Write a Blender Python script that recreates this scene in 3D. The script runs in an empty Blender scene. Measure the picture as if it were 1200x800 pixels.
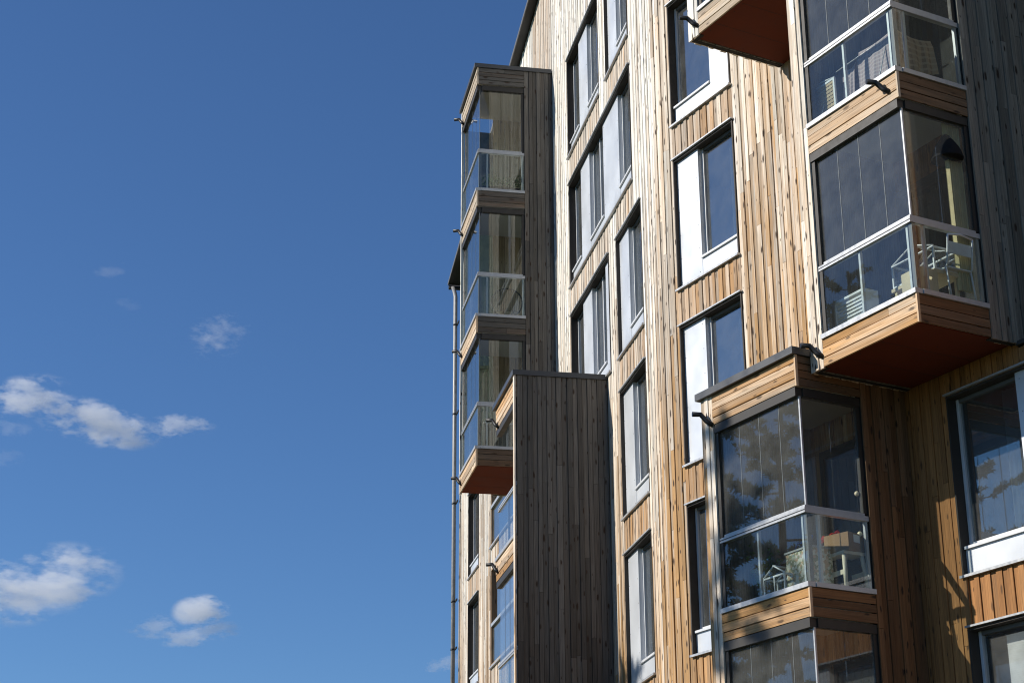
import bpy, math, random
from mathutils import Vector, Matrix, noise
random.seed(11)
R = math.radians
scene = bpy.context.scene
COL = scene.collection

# ------------------------------------------------------------------ materials
def mat(name):
    m = bpy.data.materials.new(name); m.use_nodes = True
    nt = m.node_tree
    for n in list(nt.nodes): nt.nodes.remove(n)
    out = nt.nodes.new('ShaderNodeOutputMaterial')
    return m, nt, out
def N(nt, t, **kw):
    n = nt.nodes.new(t)
    for k, v in kw.items():
        if k in n.inputs: n.inputs[k].default_value = v
        else: setattr(n, k, v)
    return n
def math_(nt, op, a, b=None, c=None, clamp=False):
    n = nt.nodes.new('ShaderNodeMath'); n.operation = op; n.use_clamp = clamp
    for i, x in enumerate((a, b, c)):
        if x is None: continue
        if isinstance(x, (int, float)): n.inputs[i].default_value = x
        else: nt.links.new(x, n.inputs[i])
    return n.outputs[0]
def mixc(nt, f, a, b, blend='MIX'):
    n = nt.nodes.new('ShaderNodeMix'); n.data_type = 'RGBA'; n.blend_type = blend
    for i, x in ((0, f), (6, a), (7, b)):
        if isinstance(x, (int, float)): n.inputs[i].default_value = x
        elif isinstance(x, tuple): n.inputs[i].default_value = (*x, 1)
        else: nt.links.new(x, n.inputs[i])
    return n.outputs[2]
def mapr(nt, v, a, b, c=0.0, d=1.0, smooth=False):
    n = nt.nodes.new('ShaderNodeMapRange')
    if smooth: n.interpolation_type = 'SMOOTHSTEP'
    nt.links.new(v, n.inputs[0])
    for i, x in enumerate((a, b, c, d)): n.inputs[i + 1].default_value = x
    return n.outputs[0]

def wood(name, fresh, weathered, z0=None, z1=None, bias=0.0, knots=1.0, rough=0.75, dirt=0.35, silver=0.0):
    """boards with grain, knots and weathering; UV = metres along / across the board, attribute rnd = one random per board"""
    m, nt, out = mat(name); L = nt.links.new
    uv = N(nt, 'ShaderNodeUVMap', uv_map='grain'); sep = N(nt, 'ShaderNodeSeparateXYZ'); L(uv.outputs[0], sep.inputs[0])
    at = N(nt, 'ShaderNodeAttribute', attribute_name='rnd'); ra = N(nt, 'ShaderNodeSeparateColor'); L(at.outputs[0], ra.inputs[0])
    r1, r2, r3 = ra.outputs[0], ra.outputs[1], ra.outputs[2]
    def vec(sx, sy, k):
        c = N(nt, 'ShaderNodeCombineXYZ')
        L(math_(nt, 'MULTIPLY', sep.outputs[0], sx), c.inputs[0]); L(math_(nt, 'MULTIPLY', sep.outputs[1], sy), c.inputs[1])
        L(math_(nt, 'MULTIPLY', r1, k), c.inputs[2]); return c.outputs[0]
    def nz(sx, sy, k, detail=4, rough_=0.55):
        n = N(nt, 'ShaderNodeTexNoise', Scale=1.0, Detail=detail, Roughness=rough_); L(vec(sx, sy, k), n.inputs['Vector']); return n.outputs[0]
    fine = nz(2.0, 70, 91); med = nz(.7, 16, 57); big = nz(.35, 2.0, 33, 3)
    # weathering amount
    w = math_(nt, 'ADD', math_(nt, 'MULTIPLY', math_(nt, 'SUBTRACT', r2, .5), .55), math_(nt, 'MULTIPLY', math_(nt, 'SUBTRACT', med, .5), .8))
    w = math_(nt, 'ADD', w, math_(nt, 'MULTIPLY', math_(nt, 'SUBTRACT', big, .5), 1.5))
    if z0 is not None:
        geo = N(nt, 'ShaderNodeNewGeometry'); sp = N(nt, 'ShaderNodeSeparateXYZ'); L(geo.outputs['Position'], sp.inputs[0])
        w = math_(nt, 'ADD', w, mapr(nt, sp.outputs[2], z0, z1))
    w = math_(nt, 'ADD', w, math_(nt, 'SUBTRACT', bias, math_(nt, 'MULTIPLY', r3, .6)), clamp=True)
    col = mixc(nt, w, fresh, weathered)
    # grain streaks
    s = mapr(nt, fine, .3, .70, .62, 1.22)
    sc = N(nt, 'ShaderNodeCombineColor'); [L(s, sc.inputs[i]) for i in range(3)]
    col = mixc(nt, 1.0, col, sc.outputs[0], 'MULTIPLY')
    # per board value
    v = mapr(nt, r1, 0, 1, .66, 1.2); vc = N(nt, 'ShaderNodeCombineColor'); [L(v, vc.inputs[i]) for i in range(3)]
    col = mixc(nt, 1.0, col, vc.outputs[0], 'MULTIPLY')
    if silver:                                             # silver bleaching on exposed faces, with gloss highlights painted in
        sv = mapr(nt, nz(.30, 17, 23, 5, .6), .54, .66, 0, silver); col = mixc(nt, math_(nt, 'MULTIPLY', sv, math_(nt, 'MULTIPLY_ADD', w, .8, .2)), col, (.86, .84, .81))
    # dark weather streaks
    st = mapr(nt, nz(.45, 34, 71, 6, .7), .55, .72, 0, dirt)
    col = mixc(nt, st, col, (.07, .06, .05))
    # knots
    vo = N(nt, 'ShaderNodeTexVoronoi', Scale=1.0, Randomness=1.0); vo.voronoi_dimensions = '2D'
    kn = N(nt, 'ShaderNodeTexNoise', Scale=9.0, Detail=3.0); L(uv.outputs[0], kn.inputs['Vector'])
    kv = N(nt, 'ShaderNodeVectorMath', operation='MULTIPLY_ADD'); L(kn.outputs['Color'], kv.inputs[0]); kv.inputs[1].default_value = (.22, .22, 0); L(vec(2.6, 8.3, 0), kv.inputs[2])
    L(kv.outputs[0], vo.inputs['Vector'])
    pick = N(nt, 'ShaderNodeSeparateColor'); L(vo.outputs['Color'], pick.inputs[0])
    k = mapr(nt, math_(nt, 'DIVIDE', vo.outputs['Distance'], math_(nt, 'MULTIPLY_ADD', pick.outputs[2], 1.5, .35)), .05, .135, 1, 0, True)
    k = math_(nt, 'MULTIPLY', k, mapr(nt, pick.outputs[0], .28, .55, 0, 1.0 * knots))
    col = mixc(nt, k, col, (.045, .026, .015))
    b = N(nt, 'ShaderNodeBsdfPrincipled', Roughness=rough); L(col, b.inputs['Base Color'])
    b.inputs['Specular IOR Level'].default_value = .3
    bp = N(nt, 'ShaderNodeBump', Strength=.5, Distance=.004); L(fine, bp.inputs['Height']); L(bp.outputs[0], b.inputs['Normal'])
    L(b.outputs[0], out.inputs[0]); return m

def plain(name, col, rough=.5, metal=0., var=.12, scale=6., spec=.5, bump=0., stretch=None):
    m, nt, out = mat(name); L = nt.links.new
    tc = N(nt, 'ShaderNodeTexCoord')
    n = N(nt, 'ShaderNodeTexNoise', Scale=scale, Detail=5.0)
    if stretch:
        mp = N(nt, 'ShaderNodeMapping'); mp.inputs['Scale'].default_value = stretch
        L(tc.outputs['Object'], mp.inputs[0]); L(mp.outputs[0], n.inputs['Vector'])
    else: L(tc.outputs['Object'], n.inputs['Vector'])
    v = mapr(nt, n.outputs[0], .3, .7, 1 - var, 1 + var); c = N(nt, 'ShaderNodeCombineColor'); [L(v, c.inputs[i]) for i in range(3)]
    b = N(nt, 'ShaderNodeBsdfPrincipled', Roughness=rough, Metallic=metal)
    b.inputs['Specular IOR Level'].default_value = spec
    L(mixc(nt, 1.0, tuple(col), c.outputs[0], 'MULTIPLY'), b.inputs['Base Color'])
    rr = mapr(nt, n.outputs[0], .3, .7, max(.02, rough - .08), min(1, rough + .1)); L(rr, b.inputs['Roughness'])
    if bump:
        bp = N(nt, 'ShaderNodeBump', Strength=bump, Distance=.01); L(n.outputs[0], bp.inputs['Height']); L(bp.outputs[0], b.inputs['Normal'])
    L(b.outputs[0], out.inputs[0]); return m

def glass(name, f0, tint=(.9, .93, .92), gcol=(1, 1, 1), haze=0.0, wave=0.0, rough=0.0):
    """thin pane: reflects by Schlick's law on each face, lets the rest straight through"""
    m, nt, out = mat(name); L = nt.links.new
    t = N(nt, 'ShaderNodeBsdfTransparent', Color=(*tint, 1)); g = N(nt, 'ShaderNodeBsdfGlossy', Color=(*gcol, 1), Roughness=rough)
    mx = N(nt, 'ShaderNodeMixShader'); ge = N(nt, 'ShaderNodeNewGeometry'); dt = N(nt, 'ShaderNodeVectorMath', operation='DOT_PRODUCT')
    L(ge.outputs['Normal'], dt.inputs[0]); L(ge.outputs['Incoming'], dt.inputs[1])
    q = math_(nt, 'SUBTRACT', 1.0, math_(nt, 'ABSOLUTE', dt.outputs['Value']), clamp=True)
    fr = math_(nt, 'MULTIPLY_ADD', math_(nt, 'POWER', q, 5.0), 1 - f0, f0, clamp=True)
    L(fr, mx.inputs[0]); L(t.outputs[0], mx.inputs[1]); L(g.outputs[0], mx.inputs[2])
    last = mx.outputs[0]
    tc = N(nt, 'ShaderNodeTexCoord')
    if wave:
        n = N(nt, 'ShaderNodeTexNoise', Scale=1.3, Detail=1.0); L(tc.outputs['Object'], n.inputs['Vector'])
        bp = N(nt, 'ShaderNodeBump', Strength=wave, Distance=.01); L(n.outputs[0], bp.inputs['Height']); L(bp.outputs[0], g.inputs['Normal'])
    if haze:  # diffuse grey veil: painted haze that lifts and greys the glass
        n = N(nt, 'ShaderNodeTexNoise', Scale=3.0, Detail=6.0, Roughness=.65); L(tc.outputs['Object'], n.inputs['Vector'])
        d = N(nt, 'ShaderNodeBsdfDiffuse', Color=(.55, .55, .53, 1)); mx2 = N(nt, 'ShaderNodeMixShader')
        L(mapr(nt, n.outputs[0], .25, .8, haze * .3, haze), mx2.inputs[0]); L(last, mx2.inputs[1]); L(d.outputs[0], mx2.inputs[2]); last = mx2.outputs[0]
    L(last, out.inputs[0]); return m

FRESH, GREY = (.47, .275, .115), (.87, .83, .735)
M = dict(
    facade=wood('weathered_spruce_boards', FRESH, GREY, 4.0, 16.5, -.03, dirt=.75, silver=.8),
    spandrel=wood('sheltered_spruce_boards', (.47, .27, .12), (.64, .56, .46), 4, 16, -.1, knots=.6, dirt=.2, silver=.25),
    belt=wood('honey_spruce_boards', (.55, .29, .10), (.60, .50, .38), 5, 22, .1, knots=.75, dirt=.3),
    brown=wood('sheltered_shade_brown_wall', (.40, .185, .062), (.36, .20, .09), None, None, .2, knots=.7, dirt=.3),  # sheltered brown, lowered further to paint in the corner's deep shade
    side=wood('shade_grey_weathered_boards', (.118, .090, .066), (.165, .152, .134), 4.0, 9.5, .0, dirt=.6, silver=0),  # weathered grey, darkened further so the flanks carry shade in their colour
    inner=wood('pale_indoor_boards', (.64, .50, .31), (.58, .49, .35), None, None, .4, knots=.4, dirt=.05),
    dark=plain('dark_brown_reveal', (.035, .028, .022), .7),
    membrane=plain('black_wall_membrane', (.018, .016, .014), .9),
    panel=plain('white_sheet_metal', (.66, .685, .71), .40, .3, .01, 1.5),
    alu=plain('brushed_aluminium', (.46, .47, .48), .42, .35, .06, 14),
    frame=plain('pale_window_frame', (.66, .67, .68), .45, .1, .05, 8),
    gframe=plain('grey_window_frame', (.13, .13, .13), .5, .1, .08, 8),
    bronze=plain('dark_bronze_frame', (.035, .031, .026), .55, .1, .1, 8),
    cap=plain('dark_grey_flashing', (.075, .078, .082), .45, .3, .1, 5),
    zinc=plain('galvanised_pipe', (.27, .27, .265), .55, .3, .2, 9),
    black=plain('black_metal', (.02, .02, .02), .45, .2),
    red=plain('oxide_red_soffit', (.125, .031, .016), .8, 0, .12, 2.5, .1),
    ceil=plain('pale_ceiling_board', (.55, .50, .42), .7, 0, .06, 2),
    greyceil=plain('light_grey_ceiling', (.52, .53, .53), .7, 0, .06, 2),
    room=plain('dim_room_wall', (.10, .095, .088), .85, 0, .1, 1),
    roof=plain('dark_roof_sheet', (.03, .03, .032), .55, .2, .1, 2),
    glaze=glass('balcony_glass', .055, (.94, .96, .95), haze=.085, wave=.02),
    rail_glass=glass('railing_glass', .055, (.90, .94, .93), haze=.03, wave=.02),
    pane=glass('coated_window_glass', .30, (.66, .72, .72), (1, .98, .95), haze=.10, wave=.03),
)

# ------------------------------------------------------------------ mesh builder
class MB:
    def __init__(s): s.v = []; s.f = []; s.uv = []; s.rn = []; s.mi = []; s.sm = []
    def box(s, O, A, B, C, mi=0, rnd=None, uv0=(0, 0)):
        """O corner, A/B/C edge vectors; grain runs along A"""
        O, A, B, C = map(Vector, (O, A, B, C)); n0 = len(s.v)
        for k in range(8): s.v.append(O + A * (k & 1) + B * ((k >> 1) & 1) + C * ((k >> 2) & 1))
        F = [(0, 2, 3, 1), (4, 5, 7, 6), (0, 1, 5, 4), (2, 6, 7, 3), (0, 4, 6, 2), (1, 3, 7, 5)]
        if A.cross(B).dot(C) < 0: F = [tuple(reversed(f)) for f in F]
        la, lb, lc = A.length, B.length, C.length
        r = rnd or (random.random(), random.random(), 0)
        for f in F:
            s.f.append(tuple(n0 + i for i in f)); s.mi.append(mi); s.rn.append(r); s.sm.append(False)
            s.uv.append([(uv0[0] + la * (i & 1), uv0[1] + lb * ((i >> 1) & 1) + lc * ((i >> 2) & 1)) for i in f])
    def face(s, pts, mi=0, rnd=None, uv=None, smooth=False):
        n0 = len(s.v); s.v += [Vector(p) for p in pts]; s.f.append(tuple(range(n0, n0 + len(pts)))); s.mi.append(mi)
        s.rn.append(rnd or (random.random(), random.random(), 0)); s.uv.append(uv or [(0, 0)] * len(pts)); s.sm.append(smooth)
    def tube(s, pts, r, n=10, mi=0, caps=True):
        pts = [Vector(p) for p in pts]; rs = r if isinstance(r, (list, tuple)) else [r] * len(pts)
        n0 = len(s.v); prev = None
        for i, p in enumerate(pts):
            d = (pts[min(i + 1, len(pts) - 1)] - pts[max(i - 1, 0)]).normalized()
            a = d.orthogonal().normalized() if prev is None else (prev - d * prev.dot(d)).normalized()
            prev = a; b = d.cross(a)
            for k in range(n): s.v.append(p + (a * math.cos(2 * math.pi * k / n) + b * math.sin(2 * math.pi * k / n)) * rs[i])
        rr = (random.random(), random.random(), 0)
        def add(f, sm): s.f.append(f); s.mi.append(mi); s.rn.append(rr); s.uv.append([(s.v[i].z, k / n) for k, i in enumerate(f)]); s.sm.append(sm)
        for i in range(len(pts) - 1):
            for k in range(n):
                k2 = (k + 1) % n; add((n0 + i * n + k, n0 + i * n + k2, n0 + (i + 1) * n + k2, n0 + (i + 1) * n + k), True)
        if caps:
            add(tuple(n0 + k for k in reversed(range(n))), False); add(tuple(n0 + (len(pts) - 1) * n + k for k in range(n)), False)
    def lathe(s, c, prof, n=20, mi=0):
        c = Vector(c); s.tube([c + Vector((0, 0, z)) for r, z in prof], [max(r, .0005) for r, z in prof], n, mi)
    def ball(s, c, r, n=10, mi=0, sq=(1, 1, 1)):
        c = Vector(c); n0 = len(s.v); m = n // 2 + 1
        for j in range(m + 1):
            t = math.pi * j / m
            for k in range(n):
                a = 2 * math.pi * k / n
                s.v.append(c + Vector((math.sin(t) * math.cos(a) * sq[0], math.sin(t) * math.sin(a) * sq[1], math.cos(t) * sq[2])) * r)
        rr = (random.random(), random.random(), 0)
        for j in range(m):
            for k in range(n):
                k2 = (k + 1) % n; f = (n0 + j * n + k, n0 + (j + 1) * n + k, n0 + (j + 1) * n + k2, n0 + j * n + k2)
                s.f.append(f); s.mi.append(mi); s.rn.append(rr); s.uv.append([(0, 0)] * 4); s.sm.append(True)
    def build(s, name, mats, parent=None, origin=None, label=None):
        mats = mats if isinstance(mats, (list, tuple)) else [mats]
        org = Vector(origin) if origin is not None else (s.v[0].copy() if s.v else Vector())
        me = bpy.data.meshes.new(name)
        me.from_pydata([v - org for v in s.v], [], s.f)
        for m_ in mats: me.materials.append(M[m_] if isinstance(m_, str) else m_)
        me.polygons.foreach_set('material_index', s.mi); me.polygons.foreach_set('use_smooth', s.sm)
        ul = me.uv_layers.new(name='grain'); ul.data.foreach_set('uv', [c for f in s.uv for p in f for c in p])
        ca = me.color_attributes.new('rnd', 'FLOAT_COLOR', 'CORNER')
        ca.data.foreach_set('color', [c for f, r in zip(s.f, s.rn) for _ in f for c in (*r, 1.0)])
        me.update()
        o = bpy.data.objects.new(name, me); COL.objects.link(o)
        if parent is not None:
            o.parent = parent; o.location = org - world_loc(parent)
        else: o.location = org
        if label: o['label'] = label
        return o
def world_loc(o):
    p = o.location.copy()
    while o.parent: o = o.parent; p = p + o.location
    return p
def tag(o, label, cat, group=None, kind=None):
    if label: o['label'] = label
    if cat: o['category'] = cat
    if group: o['group'] = group
    if kind: o['kind'] = kind
    return o
def empty(name, loc):
    o = bpy.data.objects.new(name, None); COL.objects.link(o); o.location = loc; o.empty_display_size = .3; return o

# ------------------------------------------------------------------ the two facades: local u (along, away), v (outward), z (metres above camera)
EYE = 1.6
class Frame:
    def __init__(s, d, n, dist): s.d = Vector(d); s.n = Vector(n); s.D = dist; s.k = Vector((0, 0, 1))
    def P(s, u, v, z): return s.d * u + s.n * (v - s.D) + s.k * (z + EYE)
    def vec(s, u=0, v=0, z=0): return s.d * u + s.n * v + s.k * z
FA = Frame((-.18192, .98331, 0), (-.98331, -.18192, 0), 7.39)
FB = Frame((-.47913, .87774, 0), (-.87774, -.47913, 0), 15.2)
UA0, UA1, UB0, UB1 = 26.27, 47.95, 6.0, 22.66
def fbox(mb, F, u0, u1, v0, v1, z0, z1, mi=0, rnd=None, axis='z'):
    if u1 <= u0 or z1 <= z0: return
    O = F.P(u0, v0, z0); u, v, z = F.vec(u=u1 - u0), F.vec(v=v1 - v0), F.vec(z=z1 - z0)
    e = {'z': (z, u, v), 'u': (u, z, v), 'v': (v, u, z)}[axis]
    mb.box(O, *e, mi=mi, rnd=rnd, uv0=(random.random() * 40, random.random() * 40))
def boards(mb, O, A, B, C, w, gap=.009, t=(.018, .03), joint=(2.2, 4.8), mi=0, tone=0., top=None):
    """fill the rectangle O + A (grain) x B (across) with boards standing out along C (unit)"""
    la, lb = A.length, B.length; a, b = A / la, B / lb
    n = max(1, round(lb / w)); ws = [random.uniform(.86, 1.14) for _ in range(n)]; k = lb / sum(ws); c = 0
    for i in range(n):
        c1 = c + ws[i] * k; s = 0.0; first = True
        rt = (t[0], t[1])[i % 2] + random.uniform(-.003, .003)
        L = la if top is None else top((c + c1) / 2)
        while s < L - .01:
            s1 = min(L, s + (random.uniform(.4, joint[1]) if first else random.uniform(*joint))); first = False
            if L - s1 < .4: s1 = L
            r = (random.random(), random.random(), tone)
            mb.box(O + a * s + b * (c + gap / 2), a * (s1 - s - (.004 if s1 < L else 0)), b * (c1 - c - gap), C * (rt + random.uniform(-.002, .002)), mi((c + c1) / 2, (s + s1) / 2) if callable(mi) else mi, r, (s + random.random() * 50, c + random.random() * 9))
            s = s1
        c = c1

bld = empty('apartment_building', FA.P(UA0, 0, -EYE))
tag(bld, 'bent timber clad apartment block with stacked glazed balconies and white windows', 'building')

def roofz(u): return 22.55 - .16 * (u - 37.4)          # verge height along the left facade
ZB = roofz(UA0)

# openings: (u0,u1,z0,z1)
WA, WB = [], []
for z, kind in ((16.93, 'three'), (13.93, 'wide'), (10.93, 'four')):
    WA.append(dict(u0={'three': 30.12, 'wide': 27.77, 'four': 29.7}[kind], u1=33.05, z0=z, z1=z + 2.35, segs={
        'three': [('g', 30.12, 30.72), ('g', 30.72, 31.35), ('p', 31.35, 32.15), ('g', 32.15, 33.05)],
        'wide': [('g', 27.77, 28.9), ('p', 28.9, 30.15), ('g', 30.15, 30.75), ('g', 30.75, 31.35), ('p', 31.35, 32.15), ('g', 32.15, 33.05)],
        'four': [('p', 29.7, 30.2), ('g', 30.2, 30.78), ('g', 30.78, 31.35), ('p', 31.35, 32.15), ('g', 32.15, 33.05)]}[kind]))
WA.append(dict(u0=27.8, u1=29.57, z0=16.93, z1=19.28, segs=[('g', 27.8, 28.85), ('p', 28.85, 29.57)]))
for z in (10.93, 7.93, 4.93, 1.93):
    WA.append(dict(u0=27.24, u1=29.1, z0=z, z1=z + 2.35, segs=[('g', 27.24, 28.38), ('p', 28.38, 29.1)]))
for z in (10.80, 7.75):
    WA.append(dict(u0=44.75, u1=46.5, z0=z, z1=z + 2.35, segs=[('g', 44.75, 46.5)]))
for z, k in ((16.93, 1), (13.93, 0), (10.93, 1), (7.93, 1), (4.93, 0), (1.93, 0)):
    WB.append(dict(u0=20.37, u1=22.1, z0=z, z1=z + 2.35, segs=[('g', 20.37, 21.45), ('p', 21.45, 22.1)] if k else [('p', 20.37, 21.0), ('g', 21.0, 22.1)]))
for z in (13.93, 10.93, 7.93):
    WB.append(dict(u0=12.2, u1=13.95, z0=z, z1=z + 2.35, segs=[('g', 12.2, 13.2), ('p', 13.2, 13.95)]))
for z in (4.93, 1.93):
    WB.append(dict(u0=13.9, u1=16.13, z0=z, z1=z + 2.35, segs=[('p', 13.9, 14.95), ('g', 14.95, 16.13)]))
LOG = [dict(u0=38.3, u1=42.85, z0=z, z1=z + 2.5) for z in (10.78, 7.75)]
DOORS_B = [dict(u0=14.98, u1=16.72, z0=z, z1=z + 2.40) for z in (8.02, 11.02, 14.02)] + [dict(u0=17.05, u1=18.75, z0=z, z1=z + 2.4) for z in (4.84, 1.86)] + [dict(u0=17.3, u1=18.7, z0=14.02, z1=16.4)]
DOORS_A = [dict(u0=35.0, u1=36.4, z0=z, z1=z + 2.1) for z in (10.89, 13.86, 16.84)] + [dict(u0=30.5, u1=31.8, z0=z, z1=z + 2.1) for z in (7.87, 4.88)]

def sheltered(name, u, z):
    """boards behind and under the balconies never see rain and keep their brown"""
    if name == 'A': return (34.66 < u < 36.86 and z > 10.5) or (30.05 < u < 32.15 and z < 10.8)
    return 14.8 < u < 17.0 or (u < 16.86 and z < 7.5) or (16.86 < u < 19.0 and z < 7.8) or (17.1 < u < 19.0 and z > 13.6)
def facade(F, ua, ub, zt, ops, spand, name):
    us = sorted({ua, ub} | {o[k] for o in ops for k in ('u0', 'u1')})
    us = [u for u in us if ua - 1e-6 <= u <= ub + 1e-6]
    wall, clad = MB(), MB()
    for u0, u1 in zip(us, us[1:]):
        if u1 - u0 < .01: continue
        mid = (u0 + u1) / 2
        cut = sorted((o['z0'], o['z1'], o) for o in ops if o['u0'] < mid < o['u1'])
        z = -EYE + .02; spans = []; below = None
        for a, b, o in cut:
            spans.append((z, a)); z = b
        spans.append((z, None))
        incol = any(s['u0'] - .01 <= mid <= s['u1'] + .01 for s in spand)
        for a, b in spans:
            top = b if b is not None else min(zt(u0), zt(u1))
            if top <= a: continue
            fbox(wall, F, u0, u1, -.30, -.002, a, top)
            short = incol and b is not None and top - a < 1.6
            tf = None
            if b is None: tf = lambda c, a=a, u0=u0: zt(u0 + c) - a - .02
            O = F.P(u0, 0, a)
            boards(clad, O, F.vec(z=top - a), F.vec(u=u1 - u0), F.n, .098, gap=.007, mi=lambda c, g, a=a, u0=u0, short=short: 2 if name == 'B' and u0 + c < 17.0 and a + g < 11 else 1 if short or sheltered(name, u0 + c, a + g) else 0, tone=.5 if name == 'B' else 0, top=tf, t=(.020, .027) if name == 'A' else (.015, .030))
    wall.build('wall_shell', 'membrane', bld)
    clad.build('timber_cladding', ['facade', 'spandrel', 'brown'], bld)
facade(FA, UA0, UA1, roofz, WA + LOG + DOORS_A, WA, 'A')
FR = Frame(FB.d, FB.n, FB.D + 1.6)                    # setback invented so the boards right of the upper balconies stay dark
inr = lambda o: o['u1'] < 14.2
facade(FB, 14.80, UB1, lambda u: ZB, [o for o in WB + DOORS_B if not inr(o)], WB, 'B')
facade(FB, UB0, 14.80, lambda u: 7.54, [o for o in WB if o['z0'] < 7], WB, 'B')
facade(FR, UB0, 14.80, lambda u: ZB, [o for o in WB if inr(o)], WB, 'B')
mb = MB(); fbox(mb, FB, UB0, 14.80, -1.6, .05, 7.545, 7.60); mb.build('ledge_flashing', 'cap', bld)  # covers the step left by the invented setback

# rear of the building, floors, roof
back = 11.0
foot = [FA.P(UA1, -.30, 0), FA.P(UA0, -.30, 0), FB.P(14.8, -.3, 0), FB.P(14.8, -1.9, 0), FB.P(UB0, -1.9, 0), FB.P(UB0, -back, 0), FA.P(UA0, -back, 0) + Vector((1.5, 1.0, 0)), FA.P(UA1, -back, 0)]
foot = [Vector((p.x, p.y, 0)) for p in foot]
mb = MB()
for i in (4, 5, 6, 7):
    a, b = foot[i], foot[(i + 1) % 8]; za, zb = ZB + EYE, ZB + EYE
    if i == 6: zb = roofz(UA1) + EYE
    if i == 7: za = zb = roofz(UA1) + EYE
    L_ = (b - a).length; n = (b - a).cross(Vector((0, 0, 1))).normalized()
    boards(mb, a + n * .0, Vector((0, 0, za)), b - a, n, .14, top=lambda c, za=za, zb=zb, L_=L_: za + (zb - za) * c / L_)
    mb.face([a, b, b + Vector((0, 0, zb)), a + Vector((0, 0, za))], 1)
mb.build('rear_wall', ['facade', 'membrane'], bld)
mb = MB()
for z in (-EYE + .05, 1.2, 4.2, 7.2, 10.2, 13.2, 16.2, 19.3):
    pts = [p + Vector((0, 0, z + EYE)) for p in foot]
    mb.face(pts); mb.face([p + Vector((0, 0, .25)) for p in reversed(pts)])
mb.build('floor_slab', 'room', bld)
mb = MB()                                    # dividing walls of the rooms
for F, us in ((FA, (27.0, 29.64, 33.3, 38.0, 43.8, 47.5)), (FB, (13.0, 16.75, 19.6, 22.4))):
    for u in us: fbox(mb, F, u, u + .1, -4.2, -.32, -EYE + .1, 19.2)
for F, u0, u1 in ((FA, 26.6, 47.8), (FB, 8, 22.2)): fbox(mb, F, u0, u1, -4.4, -4.22, -EYE + .1, 19.2)
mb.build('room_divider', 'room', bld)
mb = MB()                                    # roof: sloping verge over the left facade, flat eave over the right one
def roofstrip(u0, u1, v0, v1, t0, t1, mi=0):
    P = [FA.P(u, v, roofz(u) + t) for t in (t0, t1) for u, v in ((u0, v0), (u1, v0), (u1, v1), (u0, v1))]
    for f in ((0, 1, 2, 3), (7, 6, 5, 4), (0, 4, 5, 1), (1, 5, 6, 2), (2, 6, 7, 3), (3, 7, 4, 0)): mb.face([P[i] for i in f], mi)
roofstrip(UA0 - .1, 49.35, -back - .5, .24, .0, .06)
for u in (31.0, 34.6, 38.2, 41.8): roofstrip(u, u + .03, .02, .245, -.004, .066)
fbox(mb, FB, UB0 - .6, UB1 + .12, -back - .5, .3, ZB + .002, ZB + .1)
mb.build('roof', 'roof', bld)
mb = MB(); roofstrip(UA0, 49.37, .242, .262, -.02, .075); mb.build('roof_flashing', 'gframe', bld)
mb = MB()
g = [FA.P(49.42, v, roofz(49.35) - .05) for v in (.22, -back)]
mb.tube(g, .075, 10); mb.build('gutter', 'black', bld)
pipe = MB(); pipe.tube([FA.P(49.3, .1, roofz(49.35) - .1), FA.P(48.75, .14, roofz(49.35) - .45), FA.P(48.32, .17, roofz(49.35) - .8), FA.P(48.32, .16, -EYE + .2)], .06, 12)
pp = pipe.build('downpipe', 'zinc', bld)
for z in (18.9, 16.1, 13.4, 10.55, 9.2, 7.3, 4.4):
    b = MB(); fbox(b, FA, 47.96, 48.3, .10, .13, z, z + .05); b.tube([FA.P(48.32, .17, z), FA.P(48.32, .17, z + .05)], .066, 12)
    b.build('pipe_bracket', 'black', pp)
mb = MB(); fbox(mb, FA, 47.96, 48.0, -.3, .06, -EYE + .05, roofz(48.1) - .05); mb.build('corner_board', 'facade', bld)

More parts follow.
